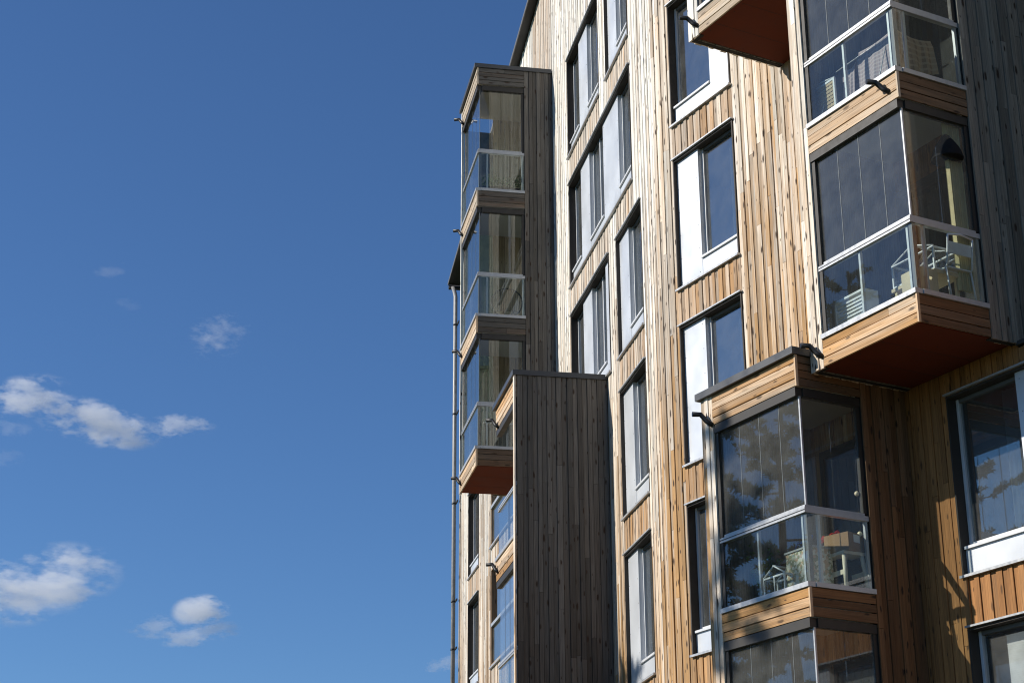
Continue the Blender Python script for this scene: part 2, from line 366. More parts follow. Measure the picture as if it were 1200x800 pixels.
# ------------------------------------------------------------------ windows
M['blindwhite'] = plain('white_blind_slats', (.85, .85, .84), .5)
M['curtain'] = plain('pale_linen_curtain', (.55, .53, .52), .9, 0, .06, 6, .1)
def window(F, w, blind=False, curtain=False):
    u0, u1, z0, z1 = w['u0'], w['u1'], w['z0'], w['z1']
    m = MB(); e = .004
    for a, b, c, d in ((u0 + e, u0 + .03, z0, z1), (u1 - .03, u1 - e, z0, z1)): fbox(m, F, a, b, -.2, .036, c, d)
    fbox(m, F, u0 + .03, u1 - .03, -.2, .030, z1 - .03, z1 - e); fbox(m, F, u0 + .03, u1 - .03, -.2, .0, z0 + e, z0 + .025)
    win = m.build('window', 'dark', bld)
    zg = z0 + .38; pan = MB()
    for k, a, b in w['segs']:
        a1, b1 = max(a, u0 + .032), min(b, u1 - .032)
        if k == 'p': fbox(pan, F, a1, b1, -.16, -.03, z0 + .03, z1 - .032)
        else: fbox(pan, F, a1, b1, -.16, -.035, z0 + .03, zg - .045)
    for k, a, b in w['segs']:
        if k != 'p': continue
        for uu in (max(a, u0) + .07, min(b, u1) - .07):
            zz = z0 + .12
            while zz < z1 - .1: fbox(pan, F, uu - .006, uu + .006, -.031, -.027, zz, zz + .012, 1); zz += .42
    pan.build('metal_panel', ['panel', 'gframe'], win)
    for k, a, b in w['segs']:
        if k != 'g': continue
        a1, b1, t = max(a, u0 + .033) + .004, min(b, u1 - .033) - .004, .05
        fr = MB(); c0, c1 = zg, z1 - .034
        fbox(fr, F, a1, a1 + t, -.17, -.105, c0, c1); fbox(fr, F, b1 - t, b1, -.17, -.105, c0, c1, 1)
        fbox(fr, F, a1 + t, b1 - t, -.17, -.107, c0, c0 + t, 1); fbox(fr, F, a1 + t, b1 - t, -.17, -.107, c1 - t, c1)
        s = fr.build('sash', ['gframe', 'frame'], win)
        p = MB(); fbox(p, F, a1 + t, b1 - t, -.14, -.132, c0 + t, c1 - t); p.build('pane', 'glaze' if blind else 'pane', win)
        if curtain and b1 - a1 > .7:
            cu = MB(); side_ = random.random() < .65; cw = random.uniform(.22, .42) * (b1 - a1); x0 = b1 - t - cw if side_ else a1 + t; nn = 28; rows = []
            for zz in (c0 + .02, c1 - t): rows.append([F.P(x0 + cw * i / nn, -.27 + .025 * math.sin(i * 1.35 + z0), zz) for i in range(nn + 1)])
            for i in range(nn): cu.face([rows[0][i], rows[0][i + 1], rows[1][i + 1], rows[1][i]], 0, smooth=True)
            cu.build('curtain', 'curtain', win)
        si = MB(); fbox(si, F, a1, b1, -.10, -.002, zg - .042, zg - .006); si.build('inner_sill', 'frame', win)
        if blind:
            bl = MB(); zz = c0 + t + .03
            while zz < c1 - .1 - (.0): 
                O = F.P(a1 + .06, -.24, zz); bl.box(O, F.vec(u=.74), F.vec(v=.010, z=.022), F.vec(v=.001, z=.001)); zz += .026
            bl.build('blind', 'blindwhite', win)
    s = MB(); fbox(s, F, u0 - .01, u1 + .01, -.03, .075, z0 - .03, z0 + .003); s.build('sill_flashing', 'alu', win)
    s = MB(); fbox(s, F, u0 - .01, u1 + .01, .0, .07, z1 + .004, z1 + .028); s.build('head_flashing', 'alu', win)
for i, w in enumerate(WA): window(FA, w, curtain=i in (0, 1, 3, 4, 6))
for i, w in enumerate(WB): window(FR if inr(w) else FB, w, blind=(i == len(WB) - 1), curtain=i in (1, 2, 3, 4, 9))

def door(F, d):
    u0, u1, z0, z1 = d['u0'] + .003, d['u1'] - .003, d['z0'] + .003, d['z1'] - .003; m = MB()
    um = (u0 + u1) / 2
    for a, b in ((u0, u0 + .09), (um - .05, um + .05), (u1 - .09, u1)): fbox(m, F, a, b, -.16, .04, z0, z1)
    for a, b in ((u0 + .09, um - .05), (um + .05, u1 - .09)):
        fbox(m, F, a, b, -.16, .038, z0, z0 + .12); fbox(m, F, a, b, -.16, .038, z1 - .1, z1)
    dd = m.build('balcony_door', 'bronze', bld)
    p = MB()
    for a, b in ((u0 + .09, um - .05), (um + .05, u1 - .09)): fbox(p, F, a, b, -.08, -.072, z0 + .12, z1 - .1)
    p.build('pane', 'pane', dd)
    h = MB(); h.tube([F.P(um - .09, .04, z0 + 1.0), F.P(um - .09, .09, z0 + 1.0), F.P(um - .2, .09, z0 + 1.0)], .012, 6); h.build('handle', 'alu', dd)
for d in DOORS_B: door(FB, d)
for d in DOORS_A: door(FA, d)

# inset glazed loggias at the far end of the left facade
for o in LOG:
    u0, u1, z0, z1 = o['u0'], o['u1'], o['z0'], o['z1']
    m = MB()
    fbox(m, FA, u0 + .005, u0 + .06, -1.5, .03, z0, z1); fbox(m, FA, u1 - .06, u1 - .005, -1.5, .03, z0, z1)
    fbox(m, FA, u0 + .06, u1 - .06, -1.5, -1.42, z0, z1); fbox(m, FA, u0 + .06, u1 - .06, -1.42, .028, z1 - .06, z1 - .004); fbox(m, FA, u0 + .06, u1 - .06, -1.42, .03, z0 + .004, z0 + .08)
    lg = m.build('loggia', 'spandrel', bld)
    r = MB(); fbox(r, FA, u0 + .06, u1 - .06, -.06, .045, z0 + 1.0, z0 + 1.08); r.build('handrail', 'alu', lg)
    r = MB(); fbox(r, FA, u0 - .02, u1 + .02, -.03, .08, z0 - .035, z0 + .003); r.build('sill_flashing', 'alu', lg)
    gl = MB(); fbox(gl, FA, u0 + .07, u1 - .07, -.02, -.01, z0 + .1, z0 + 1.0); gl.build('railing_glass', 'pane', lg)
    k = 4; dw = (u1 - u0 - .5) / k
    for i in range(k):
        gl = MB(); fbox(gl, FA, u0 + .07 + i * dw, u0 + .065 + (i + 1) * dw - .006, -.055, -.047, z0 + 1.085, z1 - .1); gl.build('glazing_pane', 'pane', lg)

# ------------------------------------------------------------------ balconies
def stack(F, uR, uL, V, vs, floors, top, end_wall, belt_h=.40, hf=.12, solid=False, cap=True, ceil='ceil', tone=0., sidem='side', sbelt='side_belt', v_in=.036, gz='glaze'):
    """floors: list of belt-top heights from the lowest up; top: height of the cap's top (or of the belt above the last storey)"""
    zb = floors[0] - belt_h - .01
    zt = top - .10 if cap else top
    # right side wall, board clad, and the end wall on the far side
    m = MB()
    boards(m, F.P(uR, v_in, zb), F.vec(z=zt - zb), F.vec(v=vs - v_in), -F.d, .094, t=(.014, .026), gap=.008, tone=tone)
    fbox(m, F, uR + .002, uR + .09, v_in + .004, vs - .002, zb + .003, zt, 1)
    boards(m, F.P(uR + .092, .04, zb + .01), F.vec(z=zt - zb - .02), F.vec(v=vs - .045), F.d, .12, t=(.014, .02), mi=2)
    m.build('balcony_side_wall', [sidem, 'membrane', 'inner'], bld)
    if solid:
        c = MB(); fbox(c, F, uR - .028, uR + .10, V + .002, V + .03, zb, zt, rnd=(.9, .95, 0)); c.build('corner_board', 'facade', bld)
    m = MB()
    if end_wall == 'boards':
        fbox(m, F, uL - .10, uL - .034, .04, V - .03, zb + .003, zt, 1)
        boards(m, F.P(uL - .034, .036, zb), F.vec(z=zt - zb), F.vec(v=V - .04), F.d, .11, t=(.014, .034))
        boards(m, F.P(uL - .10, .04, zb + .01), F.vec(z=zt - zb - .02), F.vec(v=V - .08), -F.d, .13, t=(.014, .018), mi=2)
        boards(m, F.P(uL - .27, V - .03, zb), F.vec(z=zt - zb), F.vec(u=.27), F.n, .09, t=(.026, .04), joint=(3, 6))
        fbox(m, F, uL - .27, uL - .04, V - .10, V - .034, zb + .004, zt, 1)
    elif end_wall == 'half':
        fbox(m, F, uL - .06, uL - .024, .04, 1.02, zb + .003, zt, 1)
        boards(m, F.P(uL - .024, .036, zb), F.vec(z=zt - zb), F.vec(v=.98), F.d, .11, t=(.014, .024))
        boards(m, F.P(uL - .06, .04, zb + .01), F.vec(z=zt - zb - .02), F.vec(v=.98), -F.d, .12, t=(.014, .018), mi=2)
        fbox(m, F, uL - .07, uL, V - .05, V + .012, zb, zt, 0, (.9, .95, 0))
        fbox(m, F, uL - .055, uL - .045, 1.02, V - .06, zb + .5, zt - .5, 3)
    if m.v: m.build('balcony_end_wall', ['facade', 'membrane', 'inner' if end_wall == 'half' else 'inner_dim', 'greenish'], bld)
    n = len(floors); out = []
    uG0, uG1 = uR + .03, (uL - .27 if end_wall == 'boards' else uL - .09)     # glass from .. to
    vG = V - .07
    for i, zf in enumerate(floors):
        znext = floors[i + 1] if i + 1 < n else None
        zc = (znext - belt_h) if znext is not None else (top - .10 - (.42 if cap else belt_h))      # underside of the timber above
        ul = uL - .10 if end_wall == 'boards' else uL - .03
        low = i == 0; zs = zf - belt_h + .02 if low else zf - .13
        s = MB(); fbox(s, F, uR + .095, ul - .035, .04, V - .035, zs, zf - .02, 0)
        # the side strip in front of the board wall
        fbox(s, F, uR + .03, uR + .093, vs + .002, V - .037, zs, zf - .02, 0)
        if low: fbox(s, F, uR + .03, ul - .037, .042, V - .037, zf - belt_h + .005, zf - belt_h + .018, 1)
        if low:                                            # joints and screw heads of the soffit boards
            zz = zf - belt_h + .0035
            for q in (.36, .70): uu = uR + .03 + (ul - uR) * q; fbox(s, F, uu, uu + .006, .05, V - .04, zz, zz + .001, 2)
            for q in range(9):
                for r_ in (.10, V * .5, V - .12): uu = uR + .12 + (ul - uR - .24) * q / 8; fbox(s, F, uu, uu + .012, r_, r_ + .012, zz - .001, zz + .001, 2)
        b = s.build('balcony', ['greyceil', 'red' if low else ceil, 'membrane'], bld)
        if True:
            # horizontal boards of the belt: front and side
            bm = MB(); k = 3 if belt_h < .5 else 4
            uB = uL - .272 if end_wall == 'boards' else uL - .0
            boards(bm, F.P(uR + .0, V - .034, zf - belt_h), F.vec(u=uB - uR), F.vec(z=belt_h - .03), F.n, (belt_h - .03) / k, t=(.03, .034), gap=.014, joint=(5, 9))
            if not solid:
                boards(bm, F.P(uR + .0, vs + .004, zf - belt_h), F.vec(v=V - vs - .04), F.vec(z=belt_h - .03), -F.d, (belt_h - .03) / k, t=(.02, .024), gap=.014, joint=(5, 9), mi=1)
                fbox(bm, F, uR - .027, uR - .001, V - .034, V + .004, zf - belt_h - .002, zf - .03, 0, (.9, .8, 0))
            bm.build('timber_belt', ['belt', sbelt], b)
        bt = MB(); fbox(bt, F, uR - (.03 if not solid else -.1), uB, V - .10, V + .022, zf - .028, zf + .035)
        if not solid: fbox(bt, F, uR - .045, uR + .06, vs, V - .102, zf - .028, zf + .034)
        bt.build('base_rail', 'alu', b)
        # railing
        zr = zf + 1.02
        hr = MB(); fbox(hr, F, uR + .0, uG1 + (.0), vG - .03, vG + .05, zr - .10, zr - .035, 0); fbox(hr, F, uR + .012, uG1 - .1, vG - .02, vG + .035, zr - .035, zr, 0)
        if not solid: fbox(hr, F, uR + .0, uR + .07, vs, vG - .032, zr - .10, zr - .035, 0); fbox(hr, F, uR + .012, uR + .06, vs + .05, vG - .022, zr - .035, zr, 0)
        fbox(hr, F, uR + .002, uG1 - .002, vG + .05, vG + .052, zr - .072, zr - .060, 1)  # black strip standing in for the shade of a groove
        hr.build('handrail', ['alu', 'black'], b)
        um = uR + (uG1 - uR) * .56
        posts = [(uR + .10, vG - .01), (um, vG - .01)] if not solid else [(um, vG - .01)]
        for (a, c) in posts:
            p = MB(); fbox(p, F, a, a + .035, c - .02, c + .02, zf + .036, zr - .101); p.build('railing_post', 'alu', b)
        if not solid:
            p = MB(); fbox(p, F, uR + .015, uR + .055, vG - .19, vG - .155, zf + .036, zr - .101); p.build('railing_post', 'alu', b)
            p = MB(); fbox(p, F, uR + .015, uR + .075, vG - .045, vG + .015, zf + .036, zr - .101); p.build('railing_post', 'gframe', b)
            p = MB(); fbox(p, F, uR + .015, uR + .055, vs + .02, vs + .06, zf + .036, zr - .101); p.build('railing_post', 'alu', b)
        gl = MB(); fbox(gl, F, uR + .02 if not solid else uR + .1, uG1, vG + .022, vG + .03, zf + .04, zr - .105)
        if not solid: fbox(gl, F, uR + .008, uR + .014, vs + .01, vG + .018, zf + .04, zr - .105)
        gl.build('railing_glass', 'rail_glass', b)
        # head frame and frameless sliding glazing
        hd = MB(); zh = zc - hf
        fbox(hd, F, uR + .03, uB, V - .12, V - .012, zh, zc - .003)
        if not solid: fbox(hd, F, uR + .005, uR + .10, vs, V - .122, zh, zc - .004)
        if end_wall == 'boards': fbox(hd, F, uL - .34, uL - .275, vG - .06, vG + .04, zf + .036, zh)
        if not solid: fbox(hd, F, uR + .02, uR + .08, vs + .003, vs + .06, zr + .0, zh)
        hd.build('head_frame', 'bronze', b)
        if solid and i == n - 1: npn = 0
        else: npn = 4
        a0, a1 = uR + .03, uG1 - (.07 if end_wall == 'boards' else 0); dw = (a1 - a0) / max(1, npn)
        for j in range(npn):
            g = MB(); fbox(g, F, a0 + j * dw + .003, a0 + (j + 1) * dw - .003, vG - .004, vG + .004, zr + .004, zh)
            if j: fbox(g, F, a0 + j * dw - .0028, a0 + j * dw + .0028, vG - .006, vG + .0045, zr + .004, zh, 1)
            g.build('glazing_pane', [gz, 'joint'], b)
        if not solid:
            sd = (vG - .02 - vs - .06) / 2
            for j in range(2):
                g = MB(); fbox(g, F, uR + .036, uR + .044, vs + .06 + j * sd + .003, vs + .06 + (j + 1) * sd - .003, zr + .004, zh); g.build('glazing_pane', gz, b)
            if gz == 'clear_glaze': g = MB(); fbox(g, F, uR + .03, uR + .042, vG - .010, vG + .002, zr + .002, zh); g.build('glazing_trim', 'joint', b)
            else: g = MB(); fbox(g, F, uR + .022, uR + .046, vG - .018, vG + .006, zr + .002, zh); g.build('glazing_trim', 'alu', b)
        sp = MB(); us = uL - .10 if (round(uR, 1), i) not in spout_right else uR + .30
        zz = zf - belt_h + .30 if True else 0
        q = [F.P(us - .16, V - .01, zz - .16), F.P(us - .10, V + .04, zz - .10), F.P(us - .02, V + .09, zz + .02), F.P(us + .02, V + .20, zz + .02)]
        sp.tube(q, .036, 10)
        if (round(uR, 1), i) not in no_spout: sp.build('drain_spout', 'black', b)
        out.append(b)
    if cap:
        z1 = top - .10; zc = z1 - .42; uB = uL - .272 if end_wall == 'boards' else uL
        m = MB(); fbox(m, F, uR + .03, uL - .11, .04, V - .037, z1 - .17, z1 - .01, 1)
        cp = m.build('balcony_canopy', [ceil, ceil], bld)
        m = MB(); boards(m, F.P(uR, V - .034, zc), F.vec(u=uB - uR), F.vec(z=.42), F.n, .105, t=(.03, .034), gap=.014, joint=(5, 9))
        if not solid:
            boards(m, F.P(uR, vs + .004, zc), F.vec(v=V - vs - .04), F.vec(z=.42), -F.d, .105, t=(.02, .024), gap=.014, joint=(5, 9), mi=1)
            fbox(m, F, uR - .027, uR - .001, V - .034, V + .004, zc - .002, z1, 0, (.9, .8, 0))
        m.build('timber_belt', ['belt', sbelt], cp)
        m = MB(); fbox(m, F, uR - .05, uL + .05, .037, V + .06, z1 + .002, top); m.build('cap_flashing', 'cap', cp)
        us = uL - .10; zz = zc + .16; sp = MB()
        q = [F.P(us - .16, V - .01, zz - .16), F.P(us - .10, V + .04, zz - .10), F.P(us - .02, V + .09, zz + .02), F.P(us + .02, V + .20, zz + .02)]
        sp.tube(q, .036, 10); sp.build('drain_spout', 'black', cp)
    return out
spout_right = {(14.8, 1), (14.8, 2)}
no_spout = {(16.9, 1)}
M['greenish'] = glass('green_tinted_screen', .05, (.20, .25, .21), haze=.35)
M['joint'] = plain('grey_glass_edge', (.20, .22, .22), .5)
M['inner_dim'] = wood('plain_grey_boards', (.20, .185, .165), (.21, .20, .185), None, None, .4, knots=.1, dirt=.02)  # darker, plainer copy of the inner boards
M['clear_glaze'] = glass('clean_balcony_glass', .035, (.97, .98, .97), haze=.012, wave=.02)
M['side_grey'] = wood('lifted_grey_weathered_boards', (.26, .21, .155), (.31, .272, .222), 5, 14, .1, dirt=.6)  # lighter copy of the side boards, making up for scant skylight
M['brown_side'] = wood('sheltered_shade_brown_boards', (.22, .105, .042), (.19, .12, .07), 5, 16, .0, dirt=.3)  # sheltered brown, darkened to paint in the shade of the flank
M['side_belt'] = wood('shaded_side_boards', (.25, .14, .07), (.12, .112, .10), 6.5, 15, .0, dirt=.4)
U1 = stack(FB, 14.80, 16.87, 1.60, .45, [7.98, 11.0, 14.0], 17.1, 'boards', ceil='greyceil', sidem='side_grey', sbelt='brown_side', v_in=-1.6)  # side wall runs back into the invented setback, keeping this flank dark
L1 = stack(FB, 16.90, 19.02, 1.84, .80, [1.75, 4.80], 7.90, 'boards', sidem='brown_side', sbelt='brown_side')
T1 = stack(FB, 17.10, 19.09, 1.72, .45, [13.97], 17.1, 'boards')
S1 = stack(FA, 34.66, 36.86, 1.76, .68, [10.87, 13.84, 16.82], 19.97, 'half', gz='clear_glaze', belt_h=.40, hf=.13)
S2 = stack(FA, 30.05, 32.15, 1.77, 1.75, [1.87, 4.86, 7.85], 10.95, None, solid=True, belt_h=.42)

# ------------------------------------------------------------------ ground
mb = MB(); s = 2500
mb.face([(-s, -s, 0), (s, -s, 0), (s, s, 0), (-s, s, 0)])
M['grass'] = plain('dry_lawn', (.06, .075, .028), .9, 0, .35, .6, .2)
tag(mb.build('ground', 'grass', None, (0, 0, 0)), None, None, kind='structure')
mb = MB(); mb.face([(-9, -40, .004), (-4, -40, .004), (-4, 70, .004), (-9, 70, .004)])
M['asphalt'] = plain('grey_asphalt', (.06, .059, .056), .9, 0, .2, 3, .2)
tag(mb.build('path', 'asphalt', None, (-6, 0, .004)), None, None, kind='structure')
M['gravel'] = plain('grey_gravel', (.10, .095, .085), .95, 0, .25, 9, .2)
mb = MB(); a = [FB.P(6, 5.5, -EYE), FB.P(22.66, 4.6, -EYE), FA.P(26.5, 4.6, -EYE), FA.P(47.9, 4.6, -EYE), FA.P(47.9, 0, -EYE), FA.P(26.27, 0, -EYE), FB.P(6, 0, -EYE)]
mb.face([p + Vector((0, 0, .004)) for p in reversed(a)])
tag(mb.build('pavement', 'gravel', None), None, None, kind='structure')

# ------------------------------------------------------------------ things on the balconies
M['white'] = plain('white_lacquer', (.74, .75, .76), .4)
M['ply'] = plain('pale_plywood', (.62, .50, .32), .7, 0, .15, 5, .3)
M['wicker'] = wood('pale_wicker', (.55, .40, .22), (.58, .47, .30), None, None, .4, 0, dirt=.05)
M['cardboard'] = plain('brown_cardboard', (.33, .21, .12), .85, 0, .12, 5, .2)
M['redcloth'] = plain('red_cloth', (.50, .035, .025), .9, 0, .2, 12, .1)
M['blue'] = plain('blue_plastic', (.02, .10, .42), .4)
M['orange'] = plain('orange_plastic', (.75, .20, .03), .45)
M['leafgreen'] = plain('dull_green_leaf', (.07, .12, .035), .6, 0, .35, 20, .3)
M['darkcloth'] = plain('dark_fabric', (.02, .02, .022), .9, 0, .2, 10, .1)
M['bulb'] = plain('frosted_bulb', (.85, .74, .50), .35)
M['greyplastic'] = plain('grey_plastic', (.30, .31, .32), .5)
M['clear'] = glass('clear_pane', .06, (.93, .95, .95), haze=.06)
def pattern(name, c1, c2, c3, scale, blanket=False):
    m, nt, out = mat(name); L = nt.links.new; tc = N(nt, 'ShaderNodeTexCoord')
    if blanket:
        sp = N(nt, 'ShaderNodeSeparateXYZ'); uv = N(nt, 'ShaderNodeUVMap', uv_map='grain'); L(uv.outputs[0], sp.inputs[0])
        def stripe(k, f): return math_(nt, 'GREATER_THAN', math_(nt, 'FRACT', math_(nt, 'MULTIPLY', sp.outputs[k], f)), .62)
        c = mixc(nt, stripe(0, scale), c1, c2); c = mixc(nt, math_(nt, 'MULTIPLY', stripe(1, scale), .55), c, c3)
    else:
        vo = N(nt, 'ShaderNodeTexVoronoi', Scale=scale); L(tc.outputs['Object'], vo.inputs['Vector']); p = N(nt, 'ShaderNodeSeparateColor'); L(vo.outputs['Color'], p.inputs[0])
        c = mixc(nt, mapr(nt, p.outputs[0], .45, .55), c1, c2); c = mixc(nt, mapr(nt, p.outputs[1], .72, .78), c, c3)
    b = N(nt, 'ShaderNodeBsdfPrincipled', Roughness=.85); L(c, b.inputs['Base Color']); L(b.outputs[0], out.inputs[0]); return m
M['floral'] = pattern('mottled_print', (.62, .60, .50), (.25, .26, .16), (.50, .34, .22), 26)
M['quilt'] = pattern('rose_grey_check', (.42, .32, .32), (.30, .24, .25), (.55, .47, .46), 14, True)
M['quilt2'] = pattern('brown_stripe', (.40, .27, .16), (.27, .17, .10), (.50, .38, .25), 9, True)

def lb(mb, base, x0, x1, y0, y1, z0, z1, mi=0, ang=0.):
    """box in the local axes of a thing standing at base (x along the facade, y outward), turned by ang"""
    ca, sa = math.cos(ang), math.sin(ang); X = base[0].d * ca + base[0].n * sa; Y = -base[0].d * sa + base[0].n * ca
    O = base[1] + X * x0 + Y * y0 + Vector((0, 0, z0)); mb.box(O, Vector((0, 0, z1 - z0)), X * (x1 - x0), Y * (y1 - y0), mi)
def lp(base, x, y, z, ang=0.):
    ca, sa = math.cos(ang), math.sin(ang); X = base[0].d * ca + base[0].n * sa; Y = -base[0].d * sa + base[0].n * ca
    return base[1] + X * x + Y * y + Vector((0, 0, z))
def at(F, u, v, z): return (F, F.P(u, v, z))

def greenhouse(F, u, v, z, w, d, h, label, group, ang=0., t=.022):
    b = at(F, u, v, z); root = empty('miniature_greenhouse', b[1]); tag(root, label, 'mini greenhouse', group)
    f = MB(); hw, hd = w / 2, d / 2; he = h * .68
    for x in (-hw, hw - t):
        for y in (-hd, hd - t): lb(f, b, x, x + t, y, y + t, 0, he, 0, ang)
    for zz in (0, he - t):
        for y in (-hd, hd - t): lb(f, b, -hw + t, hw - t, y, y + t, zz, zz + t, 0, ang)
        for x in (-hw, hw - t): lb(f, b, x, x + t, -hd + t, hd - t, zz, zz + t, 0, ang)
    for y in (-hd + .01, hd - .01):                    # gable rafters
        f.tube([lp(b, -hw, y, he, ang), lp(b, 0, y, h, ang), lp(b, hw, y, he, ang)], t * .55, 6)
    f.tube([lp(b, 0, -hd, h, ang), lp(b, 0, hd, h, ang)], t * .6, 6)
    f.tube([lp(b, 0, -hd + .01, he, ang), lp(b, 0, -hd + .01, 0, ang)], t * .4, 6); f.tube([lp(b, 0, hd - .01, he, ang), lp(b, 0, hd - .01, 0, ang)], t * .4, 6)
    f.build('frame', 'white', root, b[1])
    p = MB()
    for y in (-hd + t / 2, hd - t / 2): p.face([lp(b, -hw + t, y, t, ang), lp(b, hw - t, y, t, ang), lp(b, hw - t, y, he - t, ang), lp(b, -hw + t, y, he - t, ang)])
    for x in (-hw + t / 2, hw - t / 2): p.face([lp(b, x, -hd + t, t, ang), lp(b, x, hd - t, t, ang), lp(b, x, hd - t, he - t, ang), lp(b, x, -hd + t, he - t, ang)])
    for sx in (-1, 1): p.face([lp(b, sx * hw, -hd, he, ang), lp(b, sx * hw, hd, he, ang), lp(b, 0, hd, h, ang), lp(b, 0, -hd, h, ang)])
    p.build('pane', 'clear', root, b[1])
    return root
GH = 'little white greenhouses on the balconies'
greenhouse(FB, 15.33, .92, 8.42, .78, .40, .46, 'white framed little glasshouse on a pale bench beside the open-slotted crate', None)
greenhouse(FB, 17.85, 1.52, 4.85, .46, .24, .40, 'small white gabled glass lantern house before the mottled planter box', None)
# pale bench under the greenhouse
b = at(FB, 15.33, .92, 8.0); m = MB(); lb(m, b, -.40, .40, -.22, .22, .37, .415)
be = m.build('bench', 'ply', None, b[1]); tag(be, 'pale low bench carrying the white framed little glasshouse', 'bench')
for x in (-.36, .32):
    for y in (-.2, .16): g = MB(); lb(g, b, x, x + .04, y, y + .04, 0, .37); g.build('leg', 'ply', be)
# plywood crate with a hand hole
b = at(FB, 15.03, 1.30, 8.0); root = empty('crate', b[1]); tag(root, 'pale plywood crate with a dark hand hole in its side', 'crate')
m = MB(); w_, d_, h_, t_ = .17, .14, .36, .014
for y in (-d_, d_ - t_): lb(m, b, -w_, w_, y, y + t_, 0, h_)
lb(m, b, w_ - t_, w_, -d_ + t_, d_ - t_, 0, h_); lb(m, b, -w_ + t_, w_ - t_, -d_ + t_, d_ - t_, .0, t_)
# the side towards the street end is built round its hand hole
lb(m, b, -w_, -w_ + t_, -d_ + t_, -.05, 0, h_); lb(m, b, -w_, -w_ + t_, .05, d_ - t_, 0, h_); lb(m, b, -w_, -w_ + t_, -.05, .05, 0, .21); lb(m, b, -w_, -w_ + t_, -.05, .05, .26, h_)
m.build('crate_body', 'ply', root, b[1])
# white tube chair with a bucket
b = at(FB, 15.06, .78, 8.0); root = empty('chair', b[1]); tag(root, 'white tube framed chair with bent back and a metal bucket on it', 'chair')
for y in (-.2, .2):
    m = MB(); m.tube([lp(b, .24, y, 0), lp(b, .22, y, .44), lp(b, .18, y, .48), lp(b, -.16, y, .44), lp(b, -.20, y, .48), lp(b, -.25, y, .86)], .013, 8); m.build('side_frame', 'white', root)
    m = MB(); m.tube([lp(b, -.17, y, .45), lp(b, -.22, y, 0)], .013, 8); m.build('leg', 'white', root)
m = MB(); lb(m, b, -.19, .2, -.19, .19, .445, .462); m.build('seat', 'white', root)
m = MB(); m.tube([lp(b, -.25, -.2, .86), lp(b, -.255, 0, .89), lp(b, -.25, .2, .86)], .013, 8); lb(m, b, -.235, -.222, -.18, .18, .62, .78); m.build('backrest', 'white', root)
b2 = at(FB, 15.06, .78, 8.465); root = empty('bucket', b2[1]); tag(root, 'small metal bucket standing on the white tube framed chair', 'bucket')
m = MB(); m.lathe(b2[1], [(.0, 0), (.09, 0), (.125, .19), (.132, .20), (.118, .20), (.085, .02)], 18); m.build('bucket_body', 'zinc', root)
m = MB(); m.tube([b2[1] + Vector((.125 * math.cos(a), .02, .19 + .12 * math.sin(a))) for a in [math.pi * k / 8 for k in range(9)]], .005, 6); m.build('handle', 'black', root)
# slatted white cover
b = at(FB, 16.33, 1.22, 8.0); root = empty('slatted_unit', b[1]); tag(root, 'white slatted box unit low behind the railing glass', 'slatted unit')
m = MB(); lb(m, b, -.30, -.27, -.12, .12, 0, .52); lb(m, b, .27, .30, -.12, .12, 0, .52); lb(m, b, -.27, .27, -.12, .12, .49, .52); lb(m, b, -.27, .27, -.12, -.10, 0, .49); m.build('casing', 'white', root)
for k in range(9): m = MB(); lb(m, b, -.268, .268, .08, .10, .03 + k * .05, .055 + k * .05); m.build('slat', 'white', root)
# hanging lamp
b = at(FB, 14.93, .74, 10.0); root = empty('pendant_lamp', b[1]); tag(root, 'dark bell shaped lamp hanging from the balcony ceiling', 'pendant lamp')
m = MB(); m.lathe(b[1], [(.20, -.02), (.205, 0), (.17, .12), (.10, .24), (.045, .32), (.02, .34)], 22); m.build('lamp_shade', 'darkcloth', root)
m = MB(); m.tube([lp(b, 0, 0, .33), lp(b, 0, 0, .868)], .006, 6); m.build('cord', 'black', root)
# wicker screen on the balcony above
b = at(FB, 16.52, 1.36, 11.0); root = empty('lattice_panel', b[1]); tag(root, 'straw coloured woven lattice panel in a pale frame leaning by railing', 'lattice panel')
m = MB(); W_, H_ = .28, .66
for x in (-W_, W_ - .03): lb(m, b, x, x + .03, -.015, .015, 0, H_)
for z in (0, H_ - .03): lb(m, b, -W_ + .03, W_ - .03, -.014, .014, z, z + .03)
m.tube([lp(b, -W_, 0, H_), lp(b, 0, 0, H_ + .05), lp(b, W_, 0, H_)], .012, 6); m.build('frame', 'white', root)
m = MB()
for k in range(9): lb(m, b, -W_ + .03 + k * .058, -W_ + .068 + k * .058, -.006, .0, .03, H_ - .03)
for k in range(11): lb(m, b, -W_ + .03, W_ - .03, .0, .006, .04 + k * .055, .076 + k * .055)
lb(m, b, -W_ + .03, W_ - .03, -.012, -.008, .03, H_ - .03, 1)
m.build('weave', ['wicker', 'ply'], root)
